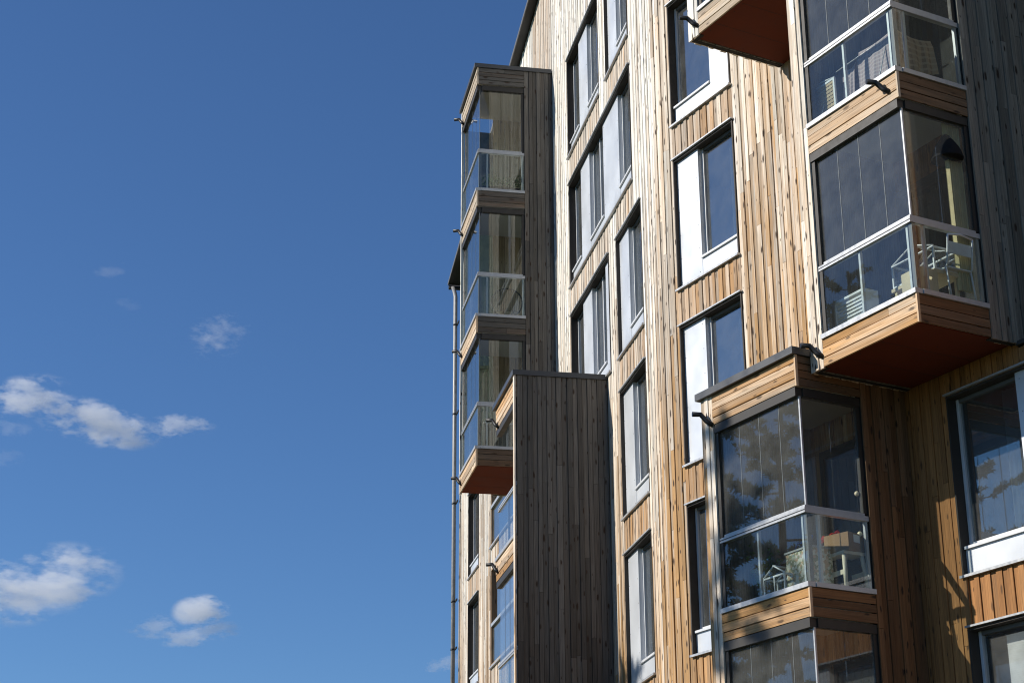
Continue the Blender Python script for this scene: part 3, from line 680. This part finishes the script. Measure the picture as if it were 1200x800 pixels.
# blankets over a drying rack
def blanket(F, pts, z_top, z_bot, label, matn, seed, rackname=None):
    """cloth hung over a rail along pts (u,v); both halves fall in soft folds"""
    rnd = random.Random(seed); P = [F.P(u, v, z_top) for u, v in pts]; mb = MB(); a, c = P[0], P[-1]; nrm = (c - a).cross(Vector((0, 0, 1))).normalized(); Ln = (c - a).length
    nx, ny = 26, 14; rows = []
    for j in range(-ny, ny + 1):
        row = []
        for i in range(nx + 1):
            x = i / nx; t = abs(j) / ny; wob = noise.noise(Vector((x * 5 + seed, j * .05, seed))) ; hem = (z_top - z_bot) * (1 + .10 * noise.noise(Vector((x * 3, seed, 0)))) * (1 if j > 0 else .8)
            sag = -.03 * math.sin(x * math.pi) * (1 if seed % 2 else 1.6)
            off = (.03 + .03 * t) * (1 if j > 0 else -1) * min(1, t * 5) + .035 * wob * t + .018 * math.sin(x * 21 + seed + j * .1) * t
            row.append((a + (c - a) * x + nrm * off + Vector((0, 0, sag - hem * t)), (x * Ln, j / ny * (z_top - z_bot))))
        rows.append(row)
    for r0, r1 in zip(rows, rows[1:]):
        for i in range(nx): mb.face([r0[i][0], r0[i + 1][0], r1[i + 1][0], r1[i][0]], 0, uv=[r0[i][1], r0[i + 1][1], r1[i + 1][1], r1[i][1]], smooth=True)
    o = mb.build('blanket', matn, None, a); tag(o, label, 'blanket'); return o
b = at(FB, 15.72, 1.22, 11.0); root = empty('drying_rack', b[1]); tag(root, 'thin metal drying rack under the rose grey checked blanket', 'drying rack')
for x in (-.42, .78):
    m = MB(); m.tube([lp(b, x, -.25, 0), lp(b, x, 0, .82), lp(b, x, .25, 0)], .01, 6); m.build('leg', 'alu', root)
m = MB(); m.tube([lp(b, -.5, 0, .83), lp(b, .85, 0, .83)], .011, 6); m.build('rail', 'alu', root)
blanket(FB, [(15.17, 1.22), (15.88, 1.22)], 11.89, 11.03, 'rose grey checked blanket hung over the rack in wide folds', 'quilt', 1)
blanket(FB, [(15.97, 1.20), (16.22, 1.20)], 11.80, 11.06, 'narrow dark mauve blanket hung between lattice panel and checked blanket', 'quilt', 4)
blanket(FB, [(14.98, .78), (14.96, 1.36)], 11.72, 11.05, 'brown striped blanket hung behind the side glass of the balcony', 'quilt2', 6)
b = at(FB, 14.96, .62, 11.085); m = MB(); m.ball(b[1], .075, 14); tag(m.build('ball', 'orange', None, b[1]), 'small orange ball on the balcony floor beside the striped blanket', 'ball')

cm = MB(); P0 = FB.P(14.93, .50, 8.35); nn = 40
pts = [FB.P(14.93 + .03 * math.sin(i * 1.15), .50 + .26 * i / nn, 0) for i in range(nn + 1)]
for i in range(nn):
    a, c = pts[i], pts[i + 1]; cm.face([Vector((a.x, a.y, 8.2 + EYE)), Vector((c.x, c.y, 8.2 + EYE)), Vector((c.x, c.y, 10.85 + EYE)), Vector((a.x, a.y, 10.85 + EYE))], smooth=True)
M['yellow'] = plain('straw_yellow_cloth', (.60, .52, .30), .9, 0, .1, 8, .1)
tag(cm.build('curtain', 'yellow', None, P0), 'straw yellow curtain gathered at the wall end of the side glass', 'curtain')
# lower balcony: storage box, cloth, planter, stool, cardboard box, pots, can, bulbs
b = at(FB, 17.85, .86, 4.82); root = empty('storage_box', b[1]); tag(root, 'dark storage box with a lid behind the mottled planter', 'storage box')
m = MB(); lb(m, b, -.62, .62, -.18, .18, 0, .64); m.build('box_body', 'darkcloth', root); m = MB(); lb(m, b, -.64, .64, -.2, .2, .642, .69); m.build('lid', 'greyplastic', root)
def heap(F, u, v, z, su, sv, h, name, matn, label, cat, seed):
    mb = MB(); c = F.P(u, v, z); nx = 22; g = []
    for i in range(nx + 1):
        row = []
        for j in range(nx + 1):
            x, y = i / nx * 2 - 1, j / nx * 2 - 1; r = max(0, 1 - (x * x * .9 + y * y * .9)); hh = h * r ** .5 * (.65 + .55 * noise.noise(Vector((x * 2.6 + seed, y * 2.6, seed)))) if r > 0 else 0
            row.append(c + F.d * (x * su) + F.n * (y * sv) + Vector((0, 0, .004 + max(0, hh))))
        g.append(row)
    for i in range(nx):
        for j in range(nx): mb.face([g[i][j], g[i + 1][j], g[i + 1][j + 1], g[i][j + 1]], smooth=True)
    tag(mb.build(name, matn, None, c), label, cat)
heap(FB, 17.50, .88, 5.513, .28, .17, .24, 'cloth', 'redcloth', 'crumpled red cloth lying on the dark storage box', 'cloth', 3)
b = at(FB, 17.48, 1.34, 4.82); root = empty('planter_box', b[1]); tag(root, 'square planter box with a mottled cream and olive print', 'planter')
m = MB(); lb(m, b, -.26, .26, -.17, .17, 0, .56); m.build('planter_body', 'floral', root); m = MB(); lb(m, b, -.275, .275, -.185, .185, .562, .585); m.build('rim', 'greyplastic', root)
b = at(FB, 17.16, 1.02, 4.82); root = empty('stool', b[1]); tag(root, 'cream plastic step stool with splayed legs under the cardboard box', 'stool')
M['cream'] = plain('cream_plastic', (.66, .58, .44), .45)
m = MB(); lb(m, b, -.19, .19, -.17, .17, .46, .50); m.build('seat', 'cream', root)
for x in (-1, 1):
    for y in (-1, 1):
        m = MB(); m.tube([lp(b, x * .16, y * .14, .46), lp(b, x * .21, y * .18, 0)], [.03, .026], 8); m.build('leg', 'cream', root)
for y in (-.16, .16): m = MB(); lb(m, b, -.17, .17, y - .012, y + .012, .2, .26); m.build('step', 'cream', root)
b = at(FB, 17.16, 1.02, 5.323); root = empty('cardboard_box', b[1]); tag(root, 'brown cardboard box with a white sticker on the cream stool', 'box')
m = MB(); lb(m, b, -.19, .19, -.16, .16, 0, .24, 0, .25); m.build('box_body', 'cardboard', root)
m = MB(); lb(m, b, -.192, -.1905, -.08, .05, .12, .22, 0, .25); m.build('sticker', 'white', root)
b = at(FB, 18.18, .88, 5.513); root = empty('watering_can', b[1]); tag(root, 'blue watering can on the end of the dark storage box', 'watering can')
m = MB(); m.lathe(b[1], [(.0, 0), (.10, 0), (.105, .15), (.07, .19), (.06, .19)], 16); m.build('can_body', 'blue', root)
m = MB(); m.tube([lp(b, -.09, 0, .05), lp(b, -.2, .03, .15), lp(b, -.27, .05, .24)], [.018, .013, .02], 8); m.build('spout', 'blue', root)
m = MB(); m.tube([lp(b, .1, 0, .05), lp(b, .18, 0, .13), lp(b, .1, 0, .22), lp(b, .0, 0, .2)], .012, 8); m.build('handle', 'blue', root)
def plant(name, F, u, v, z, r, h, lh, nl, potm, label, seed, spread=.35, group=None):
    rnd = random.Random(seed); c = F.P(u, v, z); root = empty(name, c); tag(root, label, 'potted plant', group)
    if r: m = MB(); m.lathe(c, [(0, 0), (r * .75, 0), (r, h), (r * 1.06, h), (r * .9, h), (r * .88, h - .02), (0, h - .02)], 18); m.build('pot', potm, root)
    m = MB(); st = MB()
    for i in range(nl):
        a = rnd.uniform(0, 6.28); tilt = rnd.uniform(.1, 1.0); L_ = lh * rnd.uniform(.5, 1); d = Vector((math.cos(a) * tilt * spread * 2, math.sin(a) * tilt * spread * 2, 1)).normalized()
        p0 = c + Vector((0, 0, h - .02)); p1 = p0 + d * L_ * .7; st.tube([p0, p1], .004, 5)
        sd = d.cross(Vector((rnd.uniform(-1, 1), rnd.uniform(-1, 1), .2))).normalized()
        for k in range(5):
            q = p0 + d * L_ * (.35 + .16 * k) + Vector((rnd.uniform(-.04, .04), rnd.uniform(-.04, .04), 0)); e = (d * .4 + Vector((rnd.uniform(-1, 1), rnd.uniform(-1, 1), rnd.uniform(-.5, .6)))).normalized(); f = e.cross(sd).normalized()
            ll = rnd.uniform(.05, .10); m.face([q, q + e * ll * .5 + f * ll * .25, q + e * ll + Vector((0, 0, -.01)), q + e * ll * .5 - f * ll * .25])
    st.build('stem', 'leafgreen', root); m.build('leaf', 'leafgreen', root)
plant('potted_plant', FB, 18.42, 1.42, 4.82, .11, .22, .55, 16, 'white', 'leafy plant in a white pot at the shaded end of the balcony', 5)
plant('potted_plant', FB, 18.62, 1.10, 4.82, .12, .24, .80, 22, 'darkcloth', 'tall dark leafy plant standing behind the white pot', 8)
b = at(FB, 17.0, .86, 5.55); root = empty('string_of_bulbs', b[1]); tag(root, 'string with three pale round bulbs hanging by the balcony side', 'string lights')
m = MB(); m.tube([lp(b, 0, 0, 0), lp(b, .01, .01, .5), lp(b, 0, 0, 1.0), lp(b, 0, 0, 2.09)], .004, 5); m.build('cord', 'black', root)
for z in (.02, .27, .55): m = MB(); m.ball(lp(b, 0, .02, z), .033, 12); m.build('bulb', 'bulb', root)

# far balconies
b = at(FA, 34.90, 1.18, 16.835); root = empty('flower_box', b[1]); tag(root, 'long flower box with green plants on the topmost far balcony', 'flower box')
m = MB(); lb(m, b, -.08, .08, -.42, .42, .02, .17); m.build('trough', 'darkcloth', root)
m = MB(); rnd = random.Random(4)
for i in range(420):
    q = lp(b, rnd.uniform(-.1, .1), rnd.uniform(-.44, .44), rnd.uniform(.15, .38) * (1 if rnd.random() < .7 else 1.25)); e = Vector((rnd.uniform(-1, 1), rnd.uniform(-1, 1), rnd.uniform(-.2, 1))).normalized(); f = e.orthogonal().normalized(); l = rnd.uniform(.05, .11)
    m.face([q, q + e * l * .5 + f * l * .22, q + e * l, q + e * l * .5 - f * l * .22])
m.build('foliage', 'leafgreen', root)
b = at(FA, 35.32, .95, 13.855); root = empty('lounge_chair', b[1]); tag(root, 'dark round backed wire lounge chair on the middle far balcony', 'chair')
m = MB()
ring = [lp(b, .12 * math.cos(t) * .4 + .1, .34 * math.cos(t), .62 + .34 * math.sin(t)) for t in [2 * math.pi * k / 24 for k in range(25)]]; m.tube(ring, .016, 7); m.build('hoop', 'black', root)
m = MB()
for k in range(13):
    y = -.3 + k * .05; hh = math.sqrt(max(0, .34 ** 2 - y * y)); m.tube([lp(b, .1, y, .62 + hh), lp(b, .06, y * .8, .40), lp(b, -.12, y * .5, .36)], .006, 5)
m.build('seat_shell', 'black', root)
for x, y in ((-.18, -.2), (-.18, .2), (.16, -.2), (.16, .2)): m = MB(); m.tube([lp(b, x * .5, y * .5, .37), lp(b, x, y, 0)], .012, 6); m.build('leg', 'black', root)
b = at(FA, 35.06, 1.40, 13.855); root = empty('side_table', b[1]); tag(root, 'small round side table beside the wire lounge chair', 'side table')
m = MB(); m.lathe(b[1], [(0, .42), (.18, .42), (.18, .44), (0, .44)], 20); m.build('table_top', 'greyplastic', root)
for k in range(3): a = k * 2.09; m = MB(); m.tube([b[1] + Vector((.06 * math.cos(a), .06 * math.sin(a), .42)), b[1] + Vector((.16 * math.cos(a), .16 * math.sin(a), 0))], .01, 6); m.build('leg', 'black', root)
b = at(FA, 35.02, 1.12, 10.885); root = empty('privacy_screen', b[1]); tag(root, 'dark boarded privacy screen with a light rail on the lowest far balcony', 'screen')
m = MB(); boards(m, lp(b, -.03, -.40, .03), Vector((0, 0, .60)), FA.n * .80, FA.d, .10, t=(.012, .02)); m.build('screen_boards', 'side', root)
m = MB(); lb(m, b, -.04, .02, -.42, .42, .635, .66); m.build('rail', 'alu', root)
# ------------------------------------------------------------------ pines across the path, left of the picture: they shade the low balcony and stand in its glass
M['bark'] = plain('pine_bark', (.16, .085, .05), .9, 0, .35, 7, .2, .6, (1, 1, .25))
def leafmat():
    m, nt, out = mat('pine_needles'); L = nt.links.new
    at_ = N(nt, 'ShaderNodeAttribute', attribute_name='rnd'); sp = N(nt, 'ShaderNodeSeparateColor'); L(at_.outputs[0], sp.inputs[0])
    col = mixc(nt, sp.outputs[0], (.028, .050, .018), (.085, .115, .042))
    d = N(nt, 'ShaderNodeBsdfDiffuse'); t = N(nt, 'ShaderNodeBsdfTranslucent'); L(col, d.inputs[0]); L(col, t.inputs[0]); mx = N(nt, 'ShaderNodeMixShader'); mx.inputs[0].default_value = .25
    L(d.outputs[0], mx.inputs[1]); L(t.outputs[0], mx.inputs[2]); L(mx.outputs[0], out.inputs[0]); return m
M['needles'] = leafmat()
def pine(x, y, H, seed, label, r0=.24, cr=2.6, base=.42):
    rnd = random.Random(seed); loc = Vector((x, y, 0)); root = empty('pine_tree', loc); tag(root, label, 'tree', 'pines across the path from the balconies')
    tr = MB(); pts = [loc + Vector((.12 * math.sin(k * .9 + seed), .12 * math.cos(k * .7 + seed) - .12, H * k / 9)) for k in range(10)]
    tr.tube(pts, [r0 * (1 - .88 * k / 9) for k in range(10)], 12); tr.build('trunk', 'bark', root)
    lm, nd = MB(), MB()
    def tuft(p, d, s):
        c = (rnd.random(), 0, 0)
        for k in range(11):
            e = (d * .7 + Vector((rnd.gauss(0, 1), rnd.gauss(0, 1), rnd.gauss(.25, .8)))).normalized(); f = e.cross(Vector((rnd.gauss(0, 1), rnd.gauss(0, 1), rnd.gauss(0, 1)))).normalized(); l = s * rnd.uniform(.6, 1.2)
            nd.face([p, p + e * l * .6 + f * .020, p + e * l, p + e * l * .6 - f * .020], 0, c)
    nb = 34
    for i in range(nb):
        t = base + (1 - base) * (i + rnd.random()) / nb; z = H * t; a = i * 2.4 + rnd.uniform(-.5, .5); prof = math.sin(math.pi * min(1, (t - base) / (1 - base) * .72 + .30)) ** .8
        Lb = cr * prof * rnd.uniform(.65, 1.1) + .25; k9 = min(8, int(t * 9)); p0 = pts[k9].lerp(pts[k9 + 1], t * 9 - k9); up = rnd.uniform(-.05, .35) + .5 * max(0, t - .8) * 3
        d = Vector((math.cos(a), math.sin(a), up)).normalized(); mid = p0 + d * Lb * .5 + Vector((0, 0, -.05 * Lb)); end = p0 + d * Lb + Vector((0, 0, .10 * Lb))
        lm.tube([p0, mid, end], [.055 * (1.1 - t * .7), .032 * (1.1 - t * .6), .010], 6)
        for j in range(int(6 + Lb * 6)):
            s = rnd.uniform(.28, 1.0); q = (p0.lerp(mid, s * 2) if s < .5 else mid.lerp(end, s * 2 - 1)); sd = d.cross(Vector((0, 0, 1))).normalized() * rnd.choice((-1, 1)); tw = (sd * rnd.uniform(.3, 1) + d * .5 + Vector((0, 0, rnd.uniform(-.1, .45)))).normalized(); tl = rnd.uniform(.25, .75) * (1.15 - s * .5)
            e = q + tw * tl; lm.tube([q, e], [.012, .005], 4, caps=False)
            for g in range(5): tuft(q.lerp(e, .3 + .175 * g), tw, .17)
    lm.build('limb', 'bark', root); nd.build('crown', 'needles', root)
    return root
pine(-12.6, 22.75, 18.9, 1, 'tall pine left of the path, nearest to the camera of its row', cr=2.3)
pine(-14.6, 29.6, 17.6, 2, 'tallest broad pine in the middle of the row beyond the path', cr=2.9)
pine(-17.0, 33.5, 15.6, 3, 'shorter pine at the far end of the row beyond the path', cr=2.6)
pine(-30.0, 34.0, 25.5, 4, 'very tall wide pine well behind the row beyond the path', r0=.4, cr=4.2)
# ------------------------------------------------------------------ clouds: closed volumes two and a half kilometres off
def cloudmat(dens, thr, seed, scale=42., streak=(1, 1, 1), rot=0.):
    """vapour: solid in the middle, torn and streaky towards the rim"""
    m, nt, out = mat('cloud_vapour'); L = nt.links.new
    tc = N(nt, 'ShaderNodeTexCoord'); geo = N(nt, 'ShaderNodeNewGeometry')
    def nz(sc, detail, k):
        mp = N(nt, 'ShaderNodeMapping'); mp.inputs['Location'].default_value = (seed * 3.7 + k, seed * 1.3, seed * 2.1); mp.inputs['Rotation'].default_value = (0, R(rot), 0)
        mp.inputs['Scale'].default_value = tuple(q / sc for q in streak); L(geo.outputs['Position'], mp.inputs[0])
        n = N(nt, 'ShaderNodeTexNoise', Scale=1.0, Detail=detail, Roughness=.6); L(mp.outputs[0], n.inputs['Vector']); return n
    big, mid, fine = nz(scale, 2., 0), nz(scale * .42, 3., 5), nz(scale * .13, 4., 9)
    wv = N(nt, 'ShaderNodeVectorMath', operation='MULTIPLY_ADD'); L(mid.outputs['Color'], wv.inputs[0]); wv.inputs[1].default_value = (.7, .7, .7); L(tc.outputs['Object'], wv.inputs[2])
    w2 = N(nt, 'ShaderNodeVectorMath', operation='SUBTRACT'); L(wv.outputs[0], w2.inputs[0]); w2.inputs[1].default_value = (.35, .35, .35)
    ln = N(nt, 'ShaderNodeVectorMath', operation='LENGTH'); L(w2.outputs[0], ln.inputs[0])
    ed = N(nt, 'ShaderNodeVectorMath', operation='LENGTH'); L(tc.outputs['Object'], ed.inputs[0])
    f = math_(nt, 'SUBTRACT', 1.0, ln.outputs['Value'])
    g = math_(nt, 'MULTIPLY', f, 1.0)
    for n, amp in ((big, 2.6), (mid, 2.0), (fine, 1.5)): g = math_(nt, 'ADD', g, math_(nt, 'MULTIPLY', math_(nt, 'SUBTRACT', n.outputs[0], .5), amp))
    edge = mapr(nt, ed.outputs['Value'], .7, 1.0, 1, 0, True)
    d = math_(nt, 'MULTIPLY', math_(nt, 'MULTIPLY', mapr(nt, g, thr, thr + .35, 0, 1), edge), dens)
    v = N(nt, 'ShaderNodeVolumePrincipled'); v.inputs['Color'].default_value = (.995, .995, .995, 1); v.inputs['Anisotropy'].default_value = .25; L(d, v.inputs['Density']); L(v.outputs[0], out.inputs['Volume'])
    try: m.cycles.volume_step_rate = .2
    except Exception: pass
    return m
def cloud(az, el, w, h, d, tilt, dens, thr, seed, label, dist=2600., scale=42.):
    dens *= .55; thr += .14; w *= 1.15; h *= 1.2; d = min(d * 1.1, h * 1.1)
    a, e = R(az), R(el); p = Vector((math.sin(a) * math.cos(e), math.cos(a) * math.cos(e), math.sin(e))) * dist + Vector((0, 0, EYE))
    bm = __import__('bmesh').new(); __import__('bmesh').ops.create_icosphere(bm, subdivisions=3, radius=1.0); me = bpy.data.meshes.new('cloud'); bm.to_mesh(me); bm.free()
    me.materials.append(cloudmat(dens, thr, seed, scale, (.5, .5, 1.15), -tilt)); o = bpy.data.objects.new('cloud', me); COL.objects.link(o)
    o.location = p; o.scale = (w / 2, d / 2, h / 2); o.rotation_euler = (0, R(-tilt), -a)
    tag(o, label, 'cloud', 'small fair weather clouds')
cloud(-16.34, 18.21, 127, 58, 63, 14, 0.045, 0.1, 21, 'compact white cloud at the left edge above the longest cloud', scale=40)
cloud(-13.91, 17.53, 180, 63, 90, -8, 0.045, 0.06, 2, 'longest white cloud, stretched level at the middle left', scale=40)
cloud(-11.39, 17.57, 116, 38, 58, 8, 0.035, 0.12, 3, 'pale tail cloud trailing right of the longest cloud', scale=30)
cloud(-15.46, 12.39, 235, 100, 110, 15, 0.032, -0.02, 14, 'largest puffy white cloud low at the left edge', scale=55)
cloud(-10.18, 11.79, 84, 44, 50, 6, 0.06, -0.04, 5, 'small round white cloud low between largest cloud and building', scale=34)
cloud(-10.20, 11.06, 121, 35, 61, 10, 0.035, 0.1, 6, 'flat ragged cloud shred right under the small round cloud', scale=26)
cloud(-11.73, 11.25, 76, 38, 38, 10, 0.025, 0.08, 7, 'thin wisp of cloud just left of the small round cloud', scale=24)
cloud(-10.16, 20.61, 100, 72, 70, 35, 0.015, 0.36, 8, 'feathery cloud wisp alone in the middle of the sky', scale=17)
cloud(-13.88, 22.44, 58, 23, 29, 18, .008, .16, 9, 'tiny faint cloud wisp highest in the sky', scale=18)
cloud(-13.27, 21.39, 43, 20, 22, 0, .005, .16, 10, 'tiny faint cloud wisp below the highest one', scale=18)
cloud(-2.27, 10.25, 71, 23, 35, 14, 0.025, 0.05, 11, 'little pale cloud touching the left corner of the building', scale=22)
cloud(-16.74, 16.25, 68, 25, 34, 0, .006, .16, 12, 'faint cloud shred at the left edge under the longest cloud', scale=22)
cloud(-16.78, 17.16, 76, 28, 38, 10, .010, .16, 13, 'thin veil of cloud at the left edge just under the compact cloud', scale=22)

# ------------------------------------------------------------------ camera, sky, sun
cam = bpy.data.objects.new('camera', bpy.data.cameras.new('camera')); COL.objects.link(cam)
Rv, Uv, Fv = Vector((.9999915, .00145336, -.0038572)), Vector((.00412193, -.35258929, .9357691)), Vector((0, .93577705, .35259229))
mw = Matrix((Rv, Uv, -Fv)).transposed().to_4x4(); mw.translation = Vector((0, 0, EYE)); cam.matrix_world = mw
cam.data.sensor_width = 36; cam.data.lens = 2054.82 / 1200 * 36; cam.data.clip_end = 20000; cam.data.clip_start = .1
scene.camera = cam

SUN_AZ, SUN_EL = R(-91.6), R(32.7)            # azimuth from +Y towards +X
to_sun = Vector((math.sin(SUN_AZ) * math.cos(SUN_EL), math.cos(SUN_AZ) * math.cos(SUN_EL), math.sin(SUN_EL)))
sl = bpy.data.lights.new('sun', 'SUN'); sl.energy = 5.0; sl.angle = R(.5); sl.color = (1, .94, .85)
so = bpy.data.objects.new('sun', sl); COL.objects.link(so); so.rotation_euler = (-to_sun).to_track_quat('-Z', 'Y').to_euler()
w = bpy.data.worlds.new('World'); scene.world = w; w.use_nodes = True; nt = w.node_tree
bg = nt.nodes['Background']; sky = nt.nodes.new('ShaderNodeTexSky'); sky.sky_type = 'NISHITA'; sky.sun_disc = False
sky.sun_elevation = SUN_EL; sky.sun_rotation = SUN_AZ; sky.altitude = 100; sky.air_density = 1.0; sky.dust_density = 0.0; sky.ozone_density = 10.0
nt.links.new(sky.outputs[0], bg.inputs[0]); bg.inputs[1].default_value = .10

scene.view_settings.view_transform = 'Standard'; scene.view_settings.look = 'None'; scene.view_settings.exposure = .1; scene.view_settings.gamma = 1
scene.render.engine = 'CYCLES'; scene.cycles.pixel_filter_type = 'BLACKMAN_HARRIS'; scene.cycles.filter_width = 1.1
c = scene.cycles; c.use_denoising = True; c.max_bounces = 16; c.transparent_max_bounces = 40; c.glossy_bounces = 5; c.diffuse_bounces = 4; c.volume_bounces = 12
c.sample_clamp_indirect = 6; c.caustics_reflective = False; c.caustics_refractive = False
